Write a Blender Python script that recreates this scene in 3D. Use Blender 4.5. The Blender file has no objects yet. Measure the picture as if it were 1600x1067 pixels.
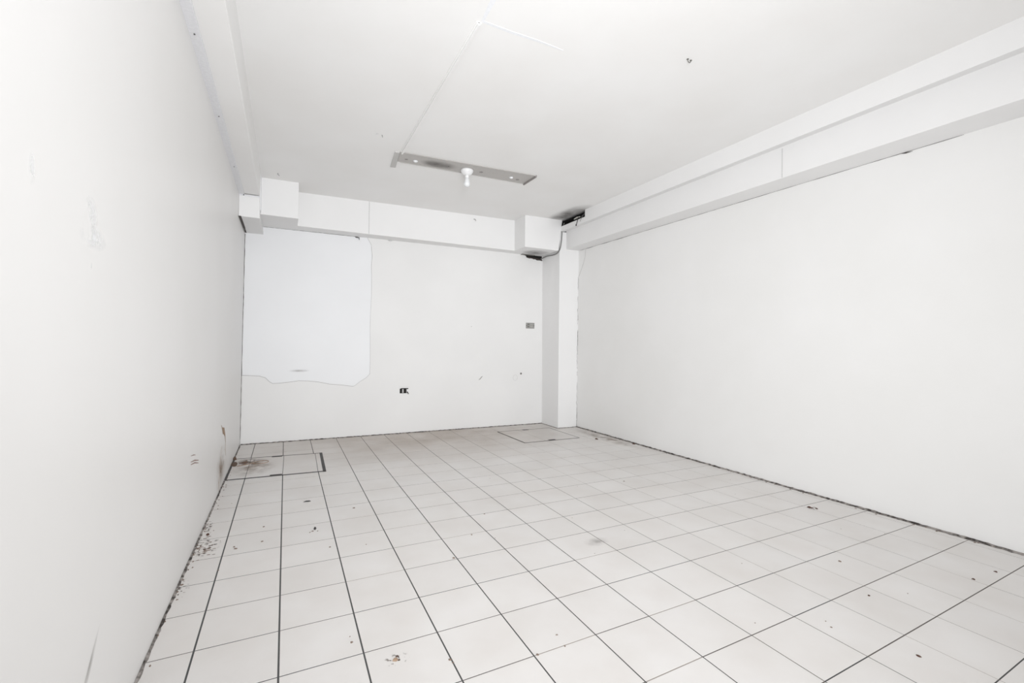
import bpy, math, random
from mathutils import Vector

random.seed(7)
sc = bpy.context.scene
col = sc.collection

# ------------------------------------------------------------------ camera
cam_d = bpy.data.cameras.new('camera')
cam = bpy.data.objects.new('camera', cam_d)
col.objects.link(cam)
cam.location = (0.3068, -2.084, 1.2271)
cam.rotation_euler = (1.5772, -0.0124, -0.4652)
cam_d.sensor_width = 36.0
cam_d.lens = 704.95 / 1600 * 36
cam_d.clip_start = 0.02
sc.camera = cam

# ------------------------------------------------------------------ world and light
world = bpy.data.worlds.new('world')
sc.world = world
world.use_nodes = True
world.node_tree.nodes['Background'].inputs[0].default_value = (0.93, 0.96, 1.0, 1)
world.node_tree.nodes['Background'].inputs[1].default_value = 0.6


def area(name, loc, rot, sx, sy, power, color):
    d = bpy.data.lights.new(name, 'AREA')
    d.shape = 'RECTANGLE'
    d.size, d.size_y, d.energy, d.color = sx, sy, power, color
    o = bpy.data.objects.new(name, d)
    o.location, o.rotation_euler = loc, rot
    col.objects.link(o)
    return o


R_ = math.radians
# daylight through the open shop front far behind the camera
l = area('daylight', (1.7, -7.6, 0.6), (R_(90), 0, 0), 3.5, 1.1, 44, (0.975, 0.985, 1.0)); l.data.spread = R_(90)
# an added low fill light, then the photographer's flash by the camera
l = area('fill_low', (0.8, -3.0, 0.4), (R_(105), 0, R_(-20)), 0.8, 0.4, 26, (0.965, 0.98, 1.0)); l.data.spread = R_(120)  # added fill for undersides, stands in for flash bounced off the floor
l = area('flash_high', (0.5, -2.4, 1.9), (R_(90), 0, R_(-25)), 0.6, 0.6, 42, (0.965, 0.98, 1.0)); l.data.spread = R_(124)

sc.view_settings.view_transform = 'Standard'
sc.view_settings.look = 'None'
sc.view_settings.exposure = 0.04
sc.view_settings.gamma = 1.0
sc.view_settings.use_curve_mapping = False


# ------------------------------------------------------------------ materials
def new_mat(name):
    m = bpy.data.materials.new(name)
    m.use_nodes = True
    return m, m.node_tree, m.node_tree.nodes['Principled BSDF']


def noise(nt, scale, detail=3, coord='Object', stretch=None):
    tc = nt.nodes.new('ShaderNodeTexCoord')
    n = nt.nodes.new('ShaderNodeTexNoise')
    n.inputs['Scale'].default_value = scale
    n.inputs['Detail'].default_value = detail
    src = tc.outputs[coord]
    if stretch:
        mp = nt.nodes.new('ShaderNodeMapping')
        mp.inputs['Scale'].default_value = stretch
        nt.links.new(src, mp.inputs[0])
        src = mp.outputs[0]
    nt.links.new(src, n.inputs['Vector'])
    return n


def paint(name, c1, c2, rough, scale=1.3, bump=0.02, bscale=6, spec=0.5, coat=0.0):
    m, nt, b = new_mat(name)
    n = noise(nt, scale, 4)
    r = nt.nodes.new('ShaderNodeValToRGB')
    r.color_ramp.elements[0].position = 0.32
    r.color_ramp.elements[1].position = 0.68
    r.color_ramp.elements[0].color = (*c1, 1)
    r.color_ramp.elements[1].color = (*c2, 1)
    nt.links.new(n.outputs[0], r.inputs[0])
    nt.links.new(r.outputs[0], b.inputs['Base Color'])
    b.inputs['Roughness'].default_value = rough
    b.inputs['Specular IOR Level'].default_value = spec
    if coat:
        b.inputs['Coat Weight'].default_value = coat
        b.inputs['Coat Roughness'].default_value = 0.18
    if bump:
        n2 = noise(nt, bscale, 3)
        bp = nt.nodes.new('ShaderNodeBump')
        bp.inputs['Strength'].default_value = bump
        bp.inputs['Distance'].default_value = 0.05
        nt.links.new(n2.outputs[0], bp.inputs['Height'])
        nt.links.new(bp.outputs[0], b.inputs['Normal'])
    return m


def plain(name, c, rough=0.5, metal=0.0, spec=0.5):
    m, nt, b = new_mat(name)
    n = noise(nt, 60, 2)
    mx = nt.nodes.new('ShaderNodeMix')
    mx.data_type = 'RGBA'
    mx.inputs[6].default_value = (*c, 1)
    mx.inputs[7].default_value = (*[v * 0.85 for v in c], 1)
    nt.links.new(n.outputs[0], mx.inputs[0])
    nt.links.new(mx.outputs[2], b.inputs['Base Color'])
    b.inputs['Roughness'].default_value = rough
    b.inputs['Metallic'].default_value = metal
    b.inputs['Specular IOR Level'].default_value = spec
    return m


M = {}
M['wall'] = paint('wall_paint', (0.84, 0.835, 0.82), (0.87, 0.865, 0.855), 0.55)
M['wall_left'] = paint('gloss_wall_paint', (0.83, 0.82, 0.805), (0.86, 0.85, 0.84), 0.38, 0.9, 0.03, 2.5)
M['wall_back'] = paint('far_wall_paint', (0.802, 0.797, 0.788), (0.832, 0.827, 0.818), 0.6)
M['patch'] = paint('patch_paint', (0.82, 0.825, 0.836), (0.84, 0.845, 0.856), 0.5, 2.0, 0.04, 5)
M['ceiling'] = paint('ceiling_paint', (0.87, 0.86, 0.845), (0.90, 0.895, 0.885), 0.5, 1.6)
M['beam'] = paint('beam_paint', (0.84, 0.835, 0.83), (0.86, 0.855, 0.85), 0.6, 2.0)
M['joint'] = plain('filler_white', (0.93, 0.94, 0.96), 0.6)
M['seam'] = plain('faint_seam', (0.70, 0.695, 0.69), 0.6)
M['pvc'] = plain('white_plastic', (0.86, 0.86, 0.885), 0.35)
M['pvc_warm'] = plain('lamp_white', (0.90, 0.90, 0.90), 0.3)
M['crack'] = plain('crack_grey', (0.42, 0.41, 0.40), 0.9)
M['crack_dark'] = plain('crack_dark', (0.10, 0.09, 0.085), 0.9)
M['black'] = plain('dark_void', (0.012, 0.011, 0.010), 0.9)
M['plate'] = plain('bare_plate', (0.52, 0.50, 0.48), 0.5)
M['lip'] = plain('plate_edge', (0.30, 0.28, 0.27), 0.6)
M['metal'] = plain('screw_metal', (0.12, 0.12, 0.12), 0.4, 0.6)
M['zinc'] = plain('galvanised_grey', (0.36, 0.355, 0.34), 0.5, 0.2)
M['zinc_dark'] = plain('galvanised_dark', (0.20, 0.195, 0.18), 0.6, 0.2)
M['cable'] = plain('grey_cable', (0.22, 0.22, 0.21), 0.45)
M['frame'] = plain('cover_frame_steel', (0.045, 0.042, 0.042), 0.6)
M['frame_brown'] = plain('rusty_steel', (0.12, 0.075, 0.05), 0.8)
M['brown'] = plain('brown_crumb', (0.10, 0.05, 0.035), 0.9)
M['wood'] = plain('splintered_brown', (0.07, 0.055, 0.05), 0.9)
M['grout_dark'] = plain('grout_dark', (0.085, 0.085, 0.085), 0.8)
M['grout_mid'] = plain('grout_mid', (0.15, 0.13, 0.12), 0.8)
M['grout_light'] = plain('grout_light', (0.37, 0.33, 0.30), 0.8)

# tiles: colour attribute gives each tile its own slight tone
m, nt, b = new_mat('floor_tile')
M['tile'] = m
at = nt.nodes.new('ShaderNodeAttribute')
at.attribute_name = 'tone'
n = noise(nt, 3.0, 5)
r = nt.nodes.new('ShaderNodeValToRGB')
r.color_ramp.elements[0].position = 0.3
r.color_ramp.elements[1].position = 0.7
r.color_ramp.elements[0].color = (0.755, 0.725, 0.70, 1)
r.color_ramp.elements[1].color = (0.815, 0.795, 0.78, 1)
mx = nt.nodes.new('ShaderNodeMix')
mx.data_type = 'RGBA'
mx.blend_type = 'MULTIPLY'
mx.inputs[0].default_value = 1
nt.links.new(n.outputs[0], r.inputs[0])
nt.links.new(r.outputs[0], mx.inputs[6])
nt.links.new(at.outputs['Color'], mx.inputs[7])
nt.links.new(mx.outputs[2], b.inputs['Base Color'])
b.inputs['Roughness'].default_value = 0.38


def decal_mat(name, c, strength=1.0, scale=6.0, lo=0.35, hi=0.6, soft=0.5, stretch=None):
    """stain or film whose outline is a noisy blob inside its own patch"""
    m, nt, b = new_mat(name)
    b.inputs['Base Color'].default_value = (*c, 1)
    b.inputs['Roughness'].default_value = 0.8
    tc = nt.nodes.new('ShaderNodeTexCoord')
    sub = nt.nodes.new('ShaderNodeVectorMath'); sub.operation = 'SUBTRACT'
    sub.inputs[1].default_value = (0.5, 0.5, 0.0)
    nt.links.new(tc.outputs['UV'], sub.inputs[0])
    ln = nt.nodes.new('ShaderNodeVectorMath'); ln.operation = 'LENGTH'
    nt.links.new(sub.outputs[0], ln.inputs[0])
    rad = nt.nodes.new('ShaderNodeMapRange')
    rad.inputs['From Min'].default_value = 0.5
    rad.inputs['From Max'].default_value = 0.5 * (1 - soft)
    nt.links.new(ln.outputs['Value'], rad.inputs['Value'])
    nz = noise(nt, scale, 5, 'Object', stretch)
    mr = nt.nodes.new('ShaderNodeMapRange')
    mr.inputs['From Min'].default_value = lo
    mr.inputs['From Max'].default_value = hi
    nt.links.new(nz.outputs[0], mr.inputs['Value'])
    mul = nt.nodes.new('ShaderNodeMath'); mul.operation = 'MULTIPLY'
    nt.links.new(rad.outputs[0], mul.inputs[0]); nt.links.new(mr.outputs[0], mul.inputs[1])
    mul2 = nt.nodes.new('ShaderNodeMath'); mul2.operation = 'MULTIPLY'
    nt.links.new(mul.outputs[0], mul2.inputs[0]); mul2.inputs[1].default_value = strength
    nt.links.new(mul2.outputs[0], b.inputs['Alpha'])
    return m


M['d_brown'] = decal_mat('stain_brown', (0.16, 0.09, 0.055), 0.9, 14, 0.42, 0.62)
M['d_brown_soft'] = decal_mat('stain_brown_soft', (0.30, 0.21, 0.15), 0.6, 9, 0.35, 0.65, 0.9)
M['d_grit'] = decal_mat('stain_grit', (0.12, 0.08, 0.06), 0.95, 45, 0.56, 0.62, 0.5)
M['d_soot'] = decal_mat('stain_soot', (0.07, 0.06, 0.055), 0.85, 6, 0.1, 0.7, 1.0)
M['d_grey'] = decal_mat('stain_grey', (0.32, 0.30, 0.285), 0.5, 10, 0.3, 0.65, 0.9)
M['d_edge'] = decal_mat('stain_edge', (0.15, 0.125, 0.11), 0.9, 22, 0.30, 0.60, 0.25)
M['d_white'] = decal_mat('scuff_white', (0.95, 0.96, 0.97), 0.8, 18, 0.38, 0.6, 0.9)


# ------------------------------------------------------------------ mesh helpers
class MB:
    def __init__(self):
        self.v, self.f, self.mi = [], [], []

    def face(self, pts, mi=0):
        i = len(self.v)
        self.v += [tuple(p) for p in pts]
        self.f.append(tuple(range(i, i + len(pts))))
        self.mi.append(mi)

    def hexa(self, p, mi=0):
        """p: 4 bottom + 4 top corners, counter-clockwise from above"""
        i = len(self.v)
        self.v += [tuple(q) for q in p]
        for f in ((3, 2, 1, 0), (4, 5, 6, 7), (0, 1, 5, 4), (1, 2, 6, 5), (2, 3, 7, 6), (3, 0, 4, 7)):
            self.f.append(tuple(i + k for k in f))
            self.mi.append(mi)

    def box(self, x0, x1, y0, y1, z0, z1, mi=0):
        self.hexa([(x0, y0, z0), (x1, y0, z0), (x1, y1, z0), (x0, y1, z0),
                   (x0, y0, z1), (x1, y0, z1), (x1, y1, z1), (x0, y1, z1)], mi)

    def prism(self, pts, dvec, mi=0):
        n = len(pts)
        i = len(self.v)
        d = Vector(dvec)
        self.v += [tuple(p) for p in pts] + [tuple(Vector(p) + d) for p in pts]
        self.f.append(tuple(i + k for k in range(n))[::-1]); self.mi.append(mi)
        self.f.append(tuple(i + n + k for k in range(n))); self.mi.append(mi)
        for k in range(n):
            k2 = (k + 1) % n
            self.f.append((i + k, i + k2, i + n + k2, i + n + k)); self.mi.append(mi)

    def lathe(self, prof, c, seg=24, mi=0):
        """prof: (r, z) from top to bottom about the vertical through c"""
        i = len(self.v)
        for r_, z in prof:
            for s in range(seg):
                a = 2 * math.pi * s / seg
                self.v.append((c[0] + r_ * math.cos(a), c[1] + r_ * math.sin(a), c[2] + z))
        for k in range(len(prof) - 1):
            for s in range(seg):
                s2 = (s + 1) % seg
                self.f.append((i + k * seg + s, i + (k + 1) * seg + s, i + (k + 1) * seg + s2, i + k * seg + s2))
                self.mi.append(mi)
        self.f.append(tuple(i + s for s in range(seg))); self.mi.append(mi)
        self.f.append(tuple(i + (len(prof) - 1) * seg + s for s in range(seg))[::-1]); self.mi.append(mi)

    def disc(self, c, nrm, r_, h, seg=16, mi=0, sx=1.0):
        n_ = Vector(nrm).normalized()
        a = n_.orthogonal().normalized(); b_ = n_.cross(a)
        pts = [Vector(c) + a * (r_ * sx * math.cos(2 * math.pi * s / seg)) + b_ * (r_ * math.sin(2 * math.pi * s / seg)) for s in range(seg)]
        self.prism(pts, n_ * h, mi)

    def tube(self, pts, r_, seg=8, mi=0):
        P = [Vector(p) for p in pts]
        i = len(self.v)
        up = None
        for k, p in enumerate(P):
            t = (P[min(k + 1, len(P) - 1)] - P[max(k - 1, 0)]).normalized()
            if up is None: up = t.orthogonal().normalized()
            up = (up - t * up.dot(t)).normalized()
            s_ = t.cross(up)
            rr = r_[k] if isinstance(r_, (list, tuple)) else r_
            for s in range(seg):
                a = 2 * math.pi * s / seg
                self.v.append(tuple(p + up * (rr * math.cos(a)) + s_ * (rr * math.sin(a))))
        for k in range(len(P) - 1):
            for s in range(seg):
                s2 = (s + 1) % seg
                self.f.append((i + k * seg + s, i + k * seg + s2, i + (k + 1) * seg + s2, i + (k + 1) * seg + s)); self.mi.append(mi)
        self.f.append(tuple(i + s for s in range(seg))[::-1]); self.mi.append(mi)
        self.f.append(tuple(i + (len(P) - 1) * seg + s for s in range(seg))); self.mi.append(mi)

    def ribbon(self, pts, widths, nrm, h=0.0008, mi=0):
        """thin raised line along pts, lying on a surface of normal nrm"""
        n_ = Vector(nrm).normalized()
        P = [Vector(p) for p in pts]
        L, R_ = [], []
        for k, p in enumerate(P):
            t = (P[min(k + 1, len(P) - 1)] - P[max(k - 1, 0)]).normalized()
            s_ = n_.cross(t).normalized()
            w = widths[k] if isinstance(widths, (list, tuple)) else widths
            L.append(p + s_ * w / 2); R_.append(p - s_ * w / 2)
        for k in range(len(P) - 1):
            q = [R_[k], R_[k + 1], L[k + 1], L[k]]
            self.hexa([*q, *[a + n_ * h for a in q]], mi)

    def blob(self, c, rx, ry, h, seed=0, mi=0, seg=9):
        """a small crumb: lumpy low dome on the floor"""
        rnd = random.Random(seed)
        i = len(self.v)
        rings = [(1.0, 0.0), (0.8, 0.55), (0.4, 0.95)]
        j = [rnd.uniform(0.65, 1.3) for _ in range(seg)]
        for rr, zz in rings:
            for s in range(seg):
                a = 2 * math.pi * s / seg
                self.v.append((c[0] + rx * rr * j[s] * math.cos(a), c[1] + ry * rr * j[s] * math.sin(a), c[2] + h * zz * rnd.uniform(0.8, 1.1)))
        for k in range(2):
            for s in range(seg):
                s2 = (s + 1) % seg
                self.f.append((i + k * seg + s, i + k * seg + s2, i + (k + 1) * seg + s2, i + (k + 1) * seg + s)); self.mi.append(mi)
        self.f.append(tuple(i + 2 * seg + s for s in range(seg))); self.mi.append(mi)
        self.f.append(tuple(i + s for s in range(seg))[::-1]); self.mi.append(mi)

    def build(self, name, mats, parent=None, origin=None, smooth=False, bevel=0):
        if not isinstance(mats, (list, tuple)): mats = [mats]
        o_ = Vector(origin) if origin is not None else Vector((0, 0, 0))
        me = bpy.data.meshes.new(name)
        me.from_pydata([tuple(Vector(v) - o_) for v in self.v], [], self.f)
        for m_ in mats: me.materials.append(m_)
        me.polygons.foreach_set('material_index', self.mi)
        if smooth: me.polygons.foreach_set('use_smooth', [True] * len(me.polygons))
        me.update()
        ob = bpy.data.objects.new(name, me)
        col.objects.link(ob)
        if parent is not None:
            ob.parent = parent
            ob.location = o_ - parent.location
        else:
            ob.location = o_
        if bevel:
            bv = ob.modifiers.new('bevel', 'BEVEL'); bv.width = bevel; bv.segments = 2; bv.limit_method = 'ANGLE'
        return ob


def tag(o, label, cat=None, group=None, kind=None):
    if label: o['label'] = label
    if cat: o['category'] = cat
    if group: o['group'] = group
    if kind: o['kind'] = kind
    return o


def struct(o, label, cat):
    return tag(o, label, cat, None, 'structure')


def empty(name, loc, label, cat, group=None):
    o = bpy.data.objects.new(name, None)
    o.empty_display_size = 0.05
    o.location = loc
    col.objects.link(o)
    return tag(o, label, cat, group)


def decal(name, corners, mat, parent):
    """four corners of a stain on a surface"""
    me = bpy.data.meshes.new(name)
    me.from_pydata([tuple(c) for c in corners], [], [(0, 1, 2, 3)])
    uv = me.uv_layers.new(name='UVMap')
    for k, c in enumerate(((0, 0), (1, 0), (1, 1), (0, 1))): uv.data[k].uv = c
    me.materials.append(mat)
    ob = bpy.data.objects.new(name, me)
    col.objects.link(ob)
    ob.parent = parent
    return ob


# ------------------------------------------------------------------ the room shell
YF, YB = 4.12, -7.5                      # far end at the left, shop front behind the camera


def ceil_z(x): return 3.005 + 0.0144 * x
def far_y(x): return 4.12 - 0.0271 * (x + 0.16)
def right_x(y): return 4.24 + (3.54 - y) * 0.012
def left_x(z): return -0.16 + 0.02 * z / 2.8


# ceiling slab
mb = MB()
mb.hexa([(-0.4, YB - 0.2, ceil_z(-0.4)), (4.7, YB - 0.2, ceil_z(4.7)), (4.7, 4.4, ceil_z(4.7)), (-0.4, 4.4, ceil_z(-0.4)),
         (-0.4, YB - 0.2, 3.25), (4.7, YB - 0.2, 3.25), (4.7, 4.4, 3.25), (-0.4, 4.4, 3.25)])
ceiling = struct(mb.build('ceiling', M['ceiling']), 'flat off-white painted ceiling, grey towards the far end', 'ceiling')

# left wall
mb = MB()
mb.hexa([(-0.4, YB, -0.05), (left_x(0), YB, -0.05), (left_x(0), 4.3, -0.05), (-0.4, 4.3, -0.05),
         (-0.4, YB, 3.2), (left_x(3.1), YB, 3.2), (left_x(3.1), 4.3, 3.2), (-0.4, 4.3, 3.2)])
wall_left = struct(mb.build('wall_left', M['wall_left']), 'glossy white painted wall along the left side', 'wall')

# far wall
mb = MB()
mb.hexa([(-0.3, far_y(-0.3), -0.05), (4.5, far_y(4.5), -0.05), (4.5, 4.4, -0.05), (-0.3, 4.4, -0.05),
         (-0.3, far_y(-0.3), 3.2), (4.5, far_y(4.5), 3.2), (4.5, 4.4, 3.2), (-0.3, 4.4, 3.2)])
wall_back = struct(mb.build('wall_back', M['wall_back']), 'white plastered far wall with a cracked repair at its left', 'wall')

# right wall
mb = MB()
mb.hexa([(right_x(YB), YB, -0.05), (4.8, YB, -0.05), (4.8, 4.3, -0.05), (right_x(4.3), 4.3, -0.05),
         (right_x(YB), YB, 3.2), (4.8, YB, 3.2), (4.8, 4.3, 3.2), (right_x(4.3), 4.3, 3.2)])
wall_right = struct(mb.build('wall_right', M['wall']), 'long plain white wall along the right side', 'wall')

# wall behind the camera with the open shop front
mb = MB()
mb.box(-0.4, -0.1, YB - 0.2, YB, -0.05, 3.2)
mb.box(3.5, 4.8, YB - 0.2, YB, -0.05, 3.2)
mb.box(-0.1, 3.5, YB - 0.2, YB, 2.7, 3.2)
struct(mb.build('wall_front', M['wall']), 'white wall around the open shop front behind the viewer', 'wall')

# pillar in the far right corner
mb = MB()
mb.hexa([(3.905, 3.545, 0), (4.26, 3.545, 0), (4.26, 4.05, 0), (3.90, 4.05, 0),
         (3.90, 3.545, 3.06), (4.26, 3.545, 3.06), (4.26, 4.05, 3.06), (3.875, 4.05, 3.06)])
pillar = struct(mb.build('wall_pillar', M['beam'], bevel=0.006), 'square white pillar standing in the far right corner', 'pillar')

# far beam
mb = MB()
mb.hexa([(0.40, 3.868, 2.607), (3.32, 3.84, 2.607), (3.32, 4.06, 2.607), (0.40, 4.13, 2.607),
         (0.40, 3.868, 3.03), (3.32, 3.84, 3.06), (3.32, 4.06, 3.06), (0.40, 4.13, 3.03)])
trim1 = struct(mb.build('trim_1', M['beam'], bevel=0.004), 'white beam running along the top of the far wall', 'beam')
# duct casing at the left end of the far beam
mb = MB()
mb.hexa([(0.043, 3.515, 2.606), (0.416, 3.515, 2.606), (0.416, 4.13, 2.606), (0.043, 4.13, 2.606),
         (0.040, 3.515, 3.02), (0.416, 3.515, 3.02), (0.416, 4.13, 3.02), (0.040, 4.13, 3.02)])
struct(mb.build('trim_2', M['beam'], bevel=0.004), 'white boxed casing at the left end of the far beam', 'casing')
# casing at the right end
mb = MB()
mb.hexa([(3.303, 3.515, 2.606), (3.860, 3.515, 2.606), (3.872, 4.04, 2.606), (3.303, 4.04, 2.606),
         (3.300, 3.515, 3.07), (3.922, 3.515, 3.07), (3.885, 4.04, 3.07), (3.300, 4.04, 3.07)])
trim3 = struct(mb.build('trim_3', M['beam'], bevel=0.004), 'white boxed casing at the right end of the far beam beside the pillar', 'casing')
# lower box in the left corner
mb = MB()
mb.hexa([(-0.141, 3.30, 2.508), (0.047, 3.30, 2.508), (0.050, 4.13, 2.512), (-0.141, 4.13, 2.512),
         (-0.141, 3.30, 2.735), (0.044, 3.30, 2.735), (0.038, 4.13, 2.80), (-0.141, 4.13, 2.80)])
trim4 = struct(mb.build('trim_4', M['beam'], bevel=0.003), 'small low white box in the far left corner under the ceiling', 'casing')
# soffit along the left wall
mb = MB()
mb.hexa([(-0.3, YB, 2.812), (0.043, YB, 2.812), (0.043, 3.50, 2.742), (-0.3, 3.50, 2.742),
         (-0.3, YB, 3.02), (0.048, YB, 3.02), (0.048, 3.50, 3.02), (-0.3, 3.50, 3.02)])
trim5 = struct(mb.build('trim_5', M['ceiling'], bevel=0.004), 'white boxed soffit running along the top of the left wall', 'soffit')
# narrow upright board between soffit and casing
mb = MB()
mb.box(0.020, 0.034, 3.375, 3.514, 2.72, 3.015)
mb.box(0.036, 0.050, 3.40, 3.514, 2.62, 3.015)
struct(mb.build('trim_6', M['joint']), 'narrow bright white board edge beside the left casing', 'trim')
# right beam
mb = MB()
mb.hexa([(4.012, YB, 2.65), (4.5, YB, 2.65), (4.5, 3.60, 2.65), (4.012, 3.60, 2.65),
         (4.012, YB, 2.92), (4.5, YB, 2.92), (4.5, 3.60, 2.92), (4.012, 3.60, 2.92)])
trim7 = struct(mb.build('trim_7', M['beam'], bevel=0.003), 'long white beam along the top of the right wall', 'beam')
# fascia board above it, with the missing piece at its far end
mb = MB()


def fascia(y0, y1, ztop):
    mb.hexa([(3.919, y0, 2.8966), (4.02, y0, 2.916), (4.02, y1, 2.916), (3.919, y1, 2.8966),
             (3.919, y0, 2.915), (4.02, y0, 2.935), (4.02, y1, 2.935), (3.919, y1, 2.915)])
    mb.hexa([(3.90, y0, 2.893), (3.92, y0, 2.897), (3.92, y1, 2.897), (3.90, y1, 2.893),
             (3.90, y0, ztop), (3.92, y0, ztop), (3.92, y1, ztop), (3.90, y1, ztop)])


fascia(YB, 2.925, 3.08)
fascia(2.925, 3.545, 2.966)
trim8 = struct(mb.build('trim_8', M['beam']), 'white fascia board above the right beam, broken away at its far end', 'fascia')
mb = MB()
mb.face([(4.015, 2.90, 2.90), (4.015, 3.544, 2.90), (4.015, 3.544, 3.10), (4.015, 2.90, 3.10)])
mb.face([(3.922, 3.5435, 2.90), (4.015, 3.5435, 2.90), (4.015, 3.5435, 3.10), (3.922, 3.5435, 3.10)])
mb.face([(3.922, 2.90, 2.938), (4.015, 2.90, 2.938), (4.015, 3.544, 2.938), (3.922, 3.544, 2.938)])
mb.face([(3.922, 2.60, 3.0415), (4.015, 2.60, 3.0415), (4.015, 3.544, 3.0415), (3.922, 3.544, 3.0415)])
mb.face([(3.9215, 2.926, 2.93), (3.9215, 3.5435, 2.93), (3.9215, 3.5435, 2.965), (3.9215, 2.926, 2.965)])
mb.face([(3.924, 2.70, 2.94), (4.014, 2.70, 2.94), (4.014, 2.70, 3.06), (3.924, 2.70, 3.06)])
tag(mb.build('cavity', M['black'], trim8), 'black hollow behind the missing piece')  # lining faces coloured black to paint in the shade of the hollow

# ------------------------------------------------------------------ floor
XC = [-0.16, 0.0] + [0.3 * k for k in range(1, 13)] + [3.91, 4.21, 4.40]
ROWS = [(-1.72 - 0.293 * k, -1.66 - 0.288 * k) for k in range(20, -1, -1)] + [(-1.43, -1.375), (-1.14, -1.09), (-0.845, -0.80), (-0.537, -0.52), (-0.225, -0.235), (0.072, 0.035),
        (0.372, 0.322), (0.658, 0.612), (0.952, 0.89), (1.245, 1.175), (1.525, 1.462), (1.81, 1.755), (2.118, 2.042),
        (2.413, 2.335), (2.695, 2.63), (3.0, 2.91), (3.262, 3.205), (3.555, 3.49), (3.86, 3.80), (4.16, 4.10)]


def row_y(k, x):
    a, b_ = ROWS[k]
    return a + (b_ - a) * x / 4.29


mb = MB()
tones = []
mb.box(-0.3, 4.6, YB - 0.2, 4.3, -0.08, -0.0012, 2)
rnd = random.Random(3)
nC, nR = len(XC), len(ROWS)
CW = {0: 0.003, 1: 0.0072, 2: 0.0072, 3: 0.0066, 4: 0.0062, 5: 0.0060, 6: 0.0058, 7: 0.0054, 8: 0.0050, 9: 0.0046}
for i in range(nC - 1):
    for k in range(nR - 1):
        wl, wr = CW.get(i, 0.0036) / 2, CW.get(i + 1, 0.0036) / 2
        g = 0.0027 if k > 20 else 0.0021
        x0, x1 = XC[i] + wl, XC[i + 1] - wr
        mb.hexa([(x0, row_y(k, x0) + g, -0.004), (x1, row_y(k, x1) + g, -0.004), (x1, row_y(k + 1, x1) - g, -0.004), (x0, row_y(k + 1, x0) - g, -0.004),
                 (x0, row_y(k, x0) + g, 0), (x1, row_y(k, x1) + g, 0), (x1, row_y(k + 1, x1) - g, 0), (x0, row_y(k + 1, x0) - g, 0)], 0)
# grout: columns
for i in range(1, nC - 1):
    w = CW.get(i, 0.0036) / 2
    for k in range(nR - 1):
        y0, y1 = row_y(k, XC[i]), row_y(k + 1, XC[i])
        if i <= 7: mi = 1
        elif i <= 9: mi = 1 if rnd.random() < 0.7 else 2
        else: mi = rnd.choice([1, 2, 2, 3]) if k < 30 else rnd.choice([2, 3, 3])
        mb.face([(XC[i] - w, y0, -0.0006), (XC[i] + w, y0, -0.0006), (XC[i] + w, y1, -0.0006), (XC[i] - w, y1, -0.0006)], mi)
# grout: rows
for k in range(1, nR - 1):
    g = 0.0027 if k > 20 else 0.0021
    for i in range(nC - 1):
        x0, x1 = XC[i], XC[i + 1]
        if k <= 26: mi = rnd.choice([1, 2, 2, 2, 3])
        elif k <= 32: mi = rnd.choice([1, 2, 2, 2, 3])
        else: mi = rnd.choice([2, 3, 3])
        if k == 26 and 3 <= i <= 6: mi = 1
        if i >= 10 and 25 <= k <= 31: mi = 2
        mb.face([(x0, row_y(k, x0) - g, -0.0007), (x1, row_y(k, x1) - g, -0.0007), (x1, row_y(k, x1) + g, -0.0007), (x0, row_y(k, x0) + g, -0.0007)], mi)
floor = mb.build('floor', [M['tile'], M['grout_dark'], M['grout_mid'], M['grout_light']])
struct(floor, 'floor of square off-white tiles with dark grout', 'floor')


def tone_attr(o, seed):
    me = o.data
    ca = me.color_attributes.new('tone', 'FLOAT_COLOR', 'CORNER')
    rr = random.Random(seed)
    val = 1.0
    for p in me.polygons:
        if p.index % 6 == 0: val = rr.uniform(0.965, 1.0)
        for li in p.loop_indices: ca.data[li].color = (val, val * 0.998, val * 0.995, 1)


tone_attr(floor, 5)

# dirt along the foot of the walls
mb = MB()
rnd = random.Random(11)


def edge_dirt(p0, p1, inward, w0, n_):
    P0, P1, I = Vector(p0), Vector(p1), Vector(inward)
    prev = None
    for k in range(n_ + 1):
        a = P0.lerp(P1, k / n_)
        w = w0 * rnd.uniform(0.7, 1.2)
        h = w0 * rnd.uniform(0.3, 0.55)
        cur = (a + Vector((0, 0, h)), a + I * w + Vector((0, 0, 0.0004)))
        if prev: mb.face([prev[1], cur[1], cur[0], prev[0]])
        prev = cur


edge_dirt((left_x(0) + 0.001, -3.0, 0), (left_x(0) + 0.001, 4.11, 0), (1, 0, 0), 0.011, 260)
edge_dirt((-0.15, far_y(-0.15) - 0.001, 0), (3.9, far_y(3.9) - 0.001, 0), (0, -1, 0), 0.020, 200)
edge_dirt((3.904, 4.0, 0), (3.904, 3.545, 0), (-1, 0, 0), 0.012, 14)
edge_dirt((3.904, 3.544, 0), (4.24, 3.544, 0), (0, -1, 0), 0.014, 10)
edge_dirt((right_x(3.54) - 0.001, 3.54, 0), (right_x(-3) - 0.001, -3, 0), (-1, 0, 0), 0.024, 300)
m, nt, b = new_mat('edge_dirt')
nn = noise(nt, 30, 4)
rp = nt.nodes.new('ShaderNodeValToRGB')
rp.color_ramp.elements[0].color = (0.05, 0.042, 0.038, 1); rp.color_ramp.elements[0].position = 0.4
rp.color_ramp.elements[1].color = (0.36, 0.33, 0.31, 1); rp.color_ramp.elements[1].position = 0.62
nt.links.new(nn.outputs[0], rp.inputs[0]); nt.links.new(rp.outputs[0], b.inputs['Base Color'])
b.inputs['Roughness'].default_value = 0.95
tag(mb.build('edge_dirt', m, floor), 'dark dirt line along the foot of the walls')

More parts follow.
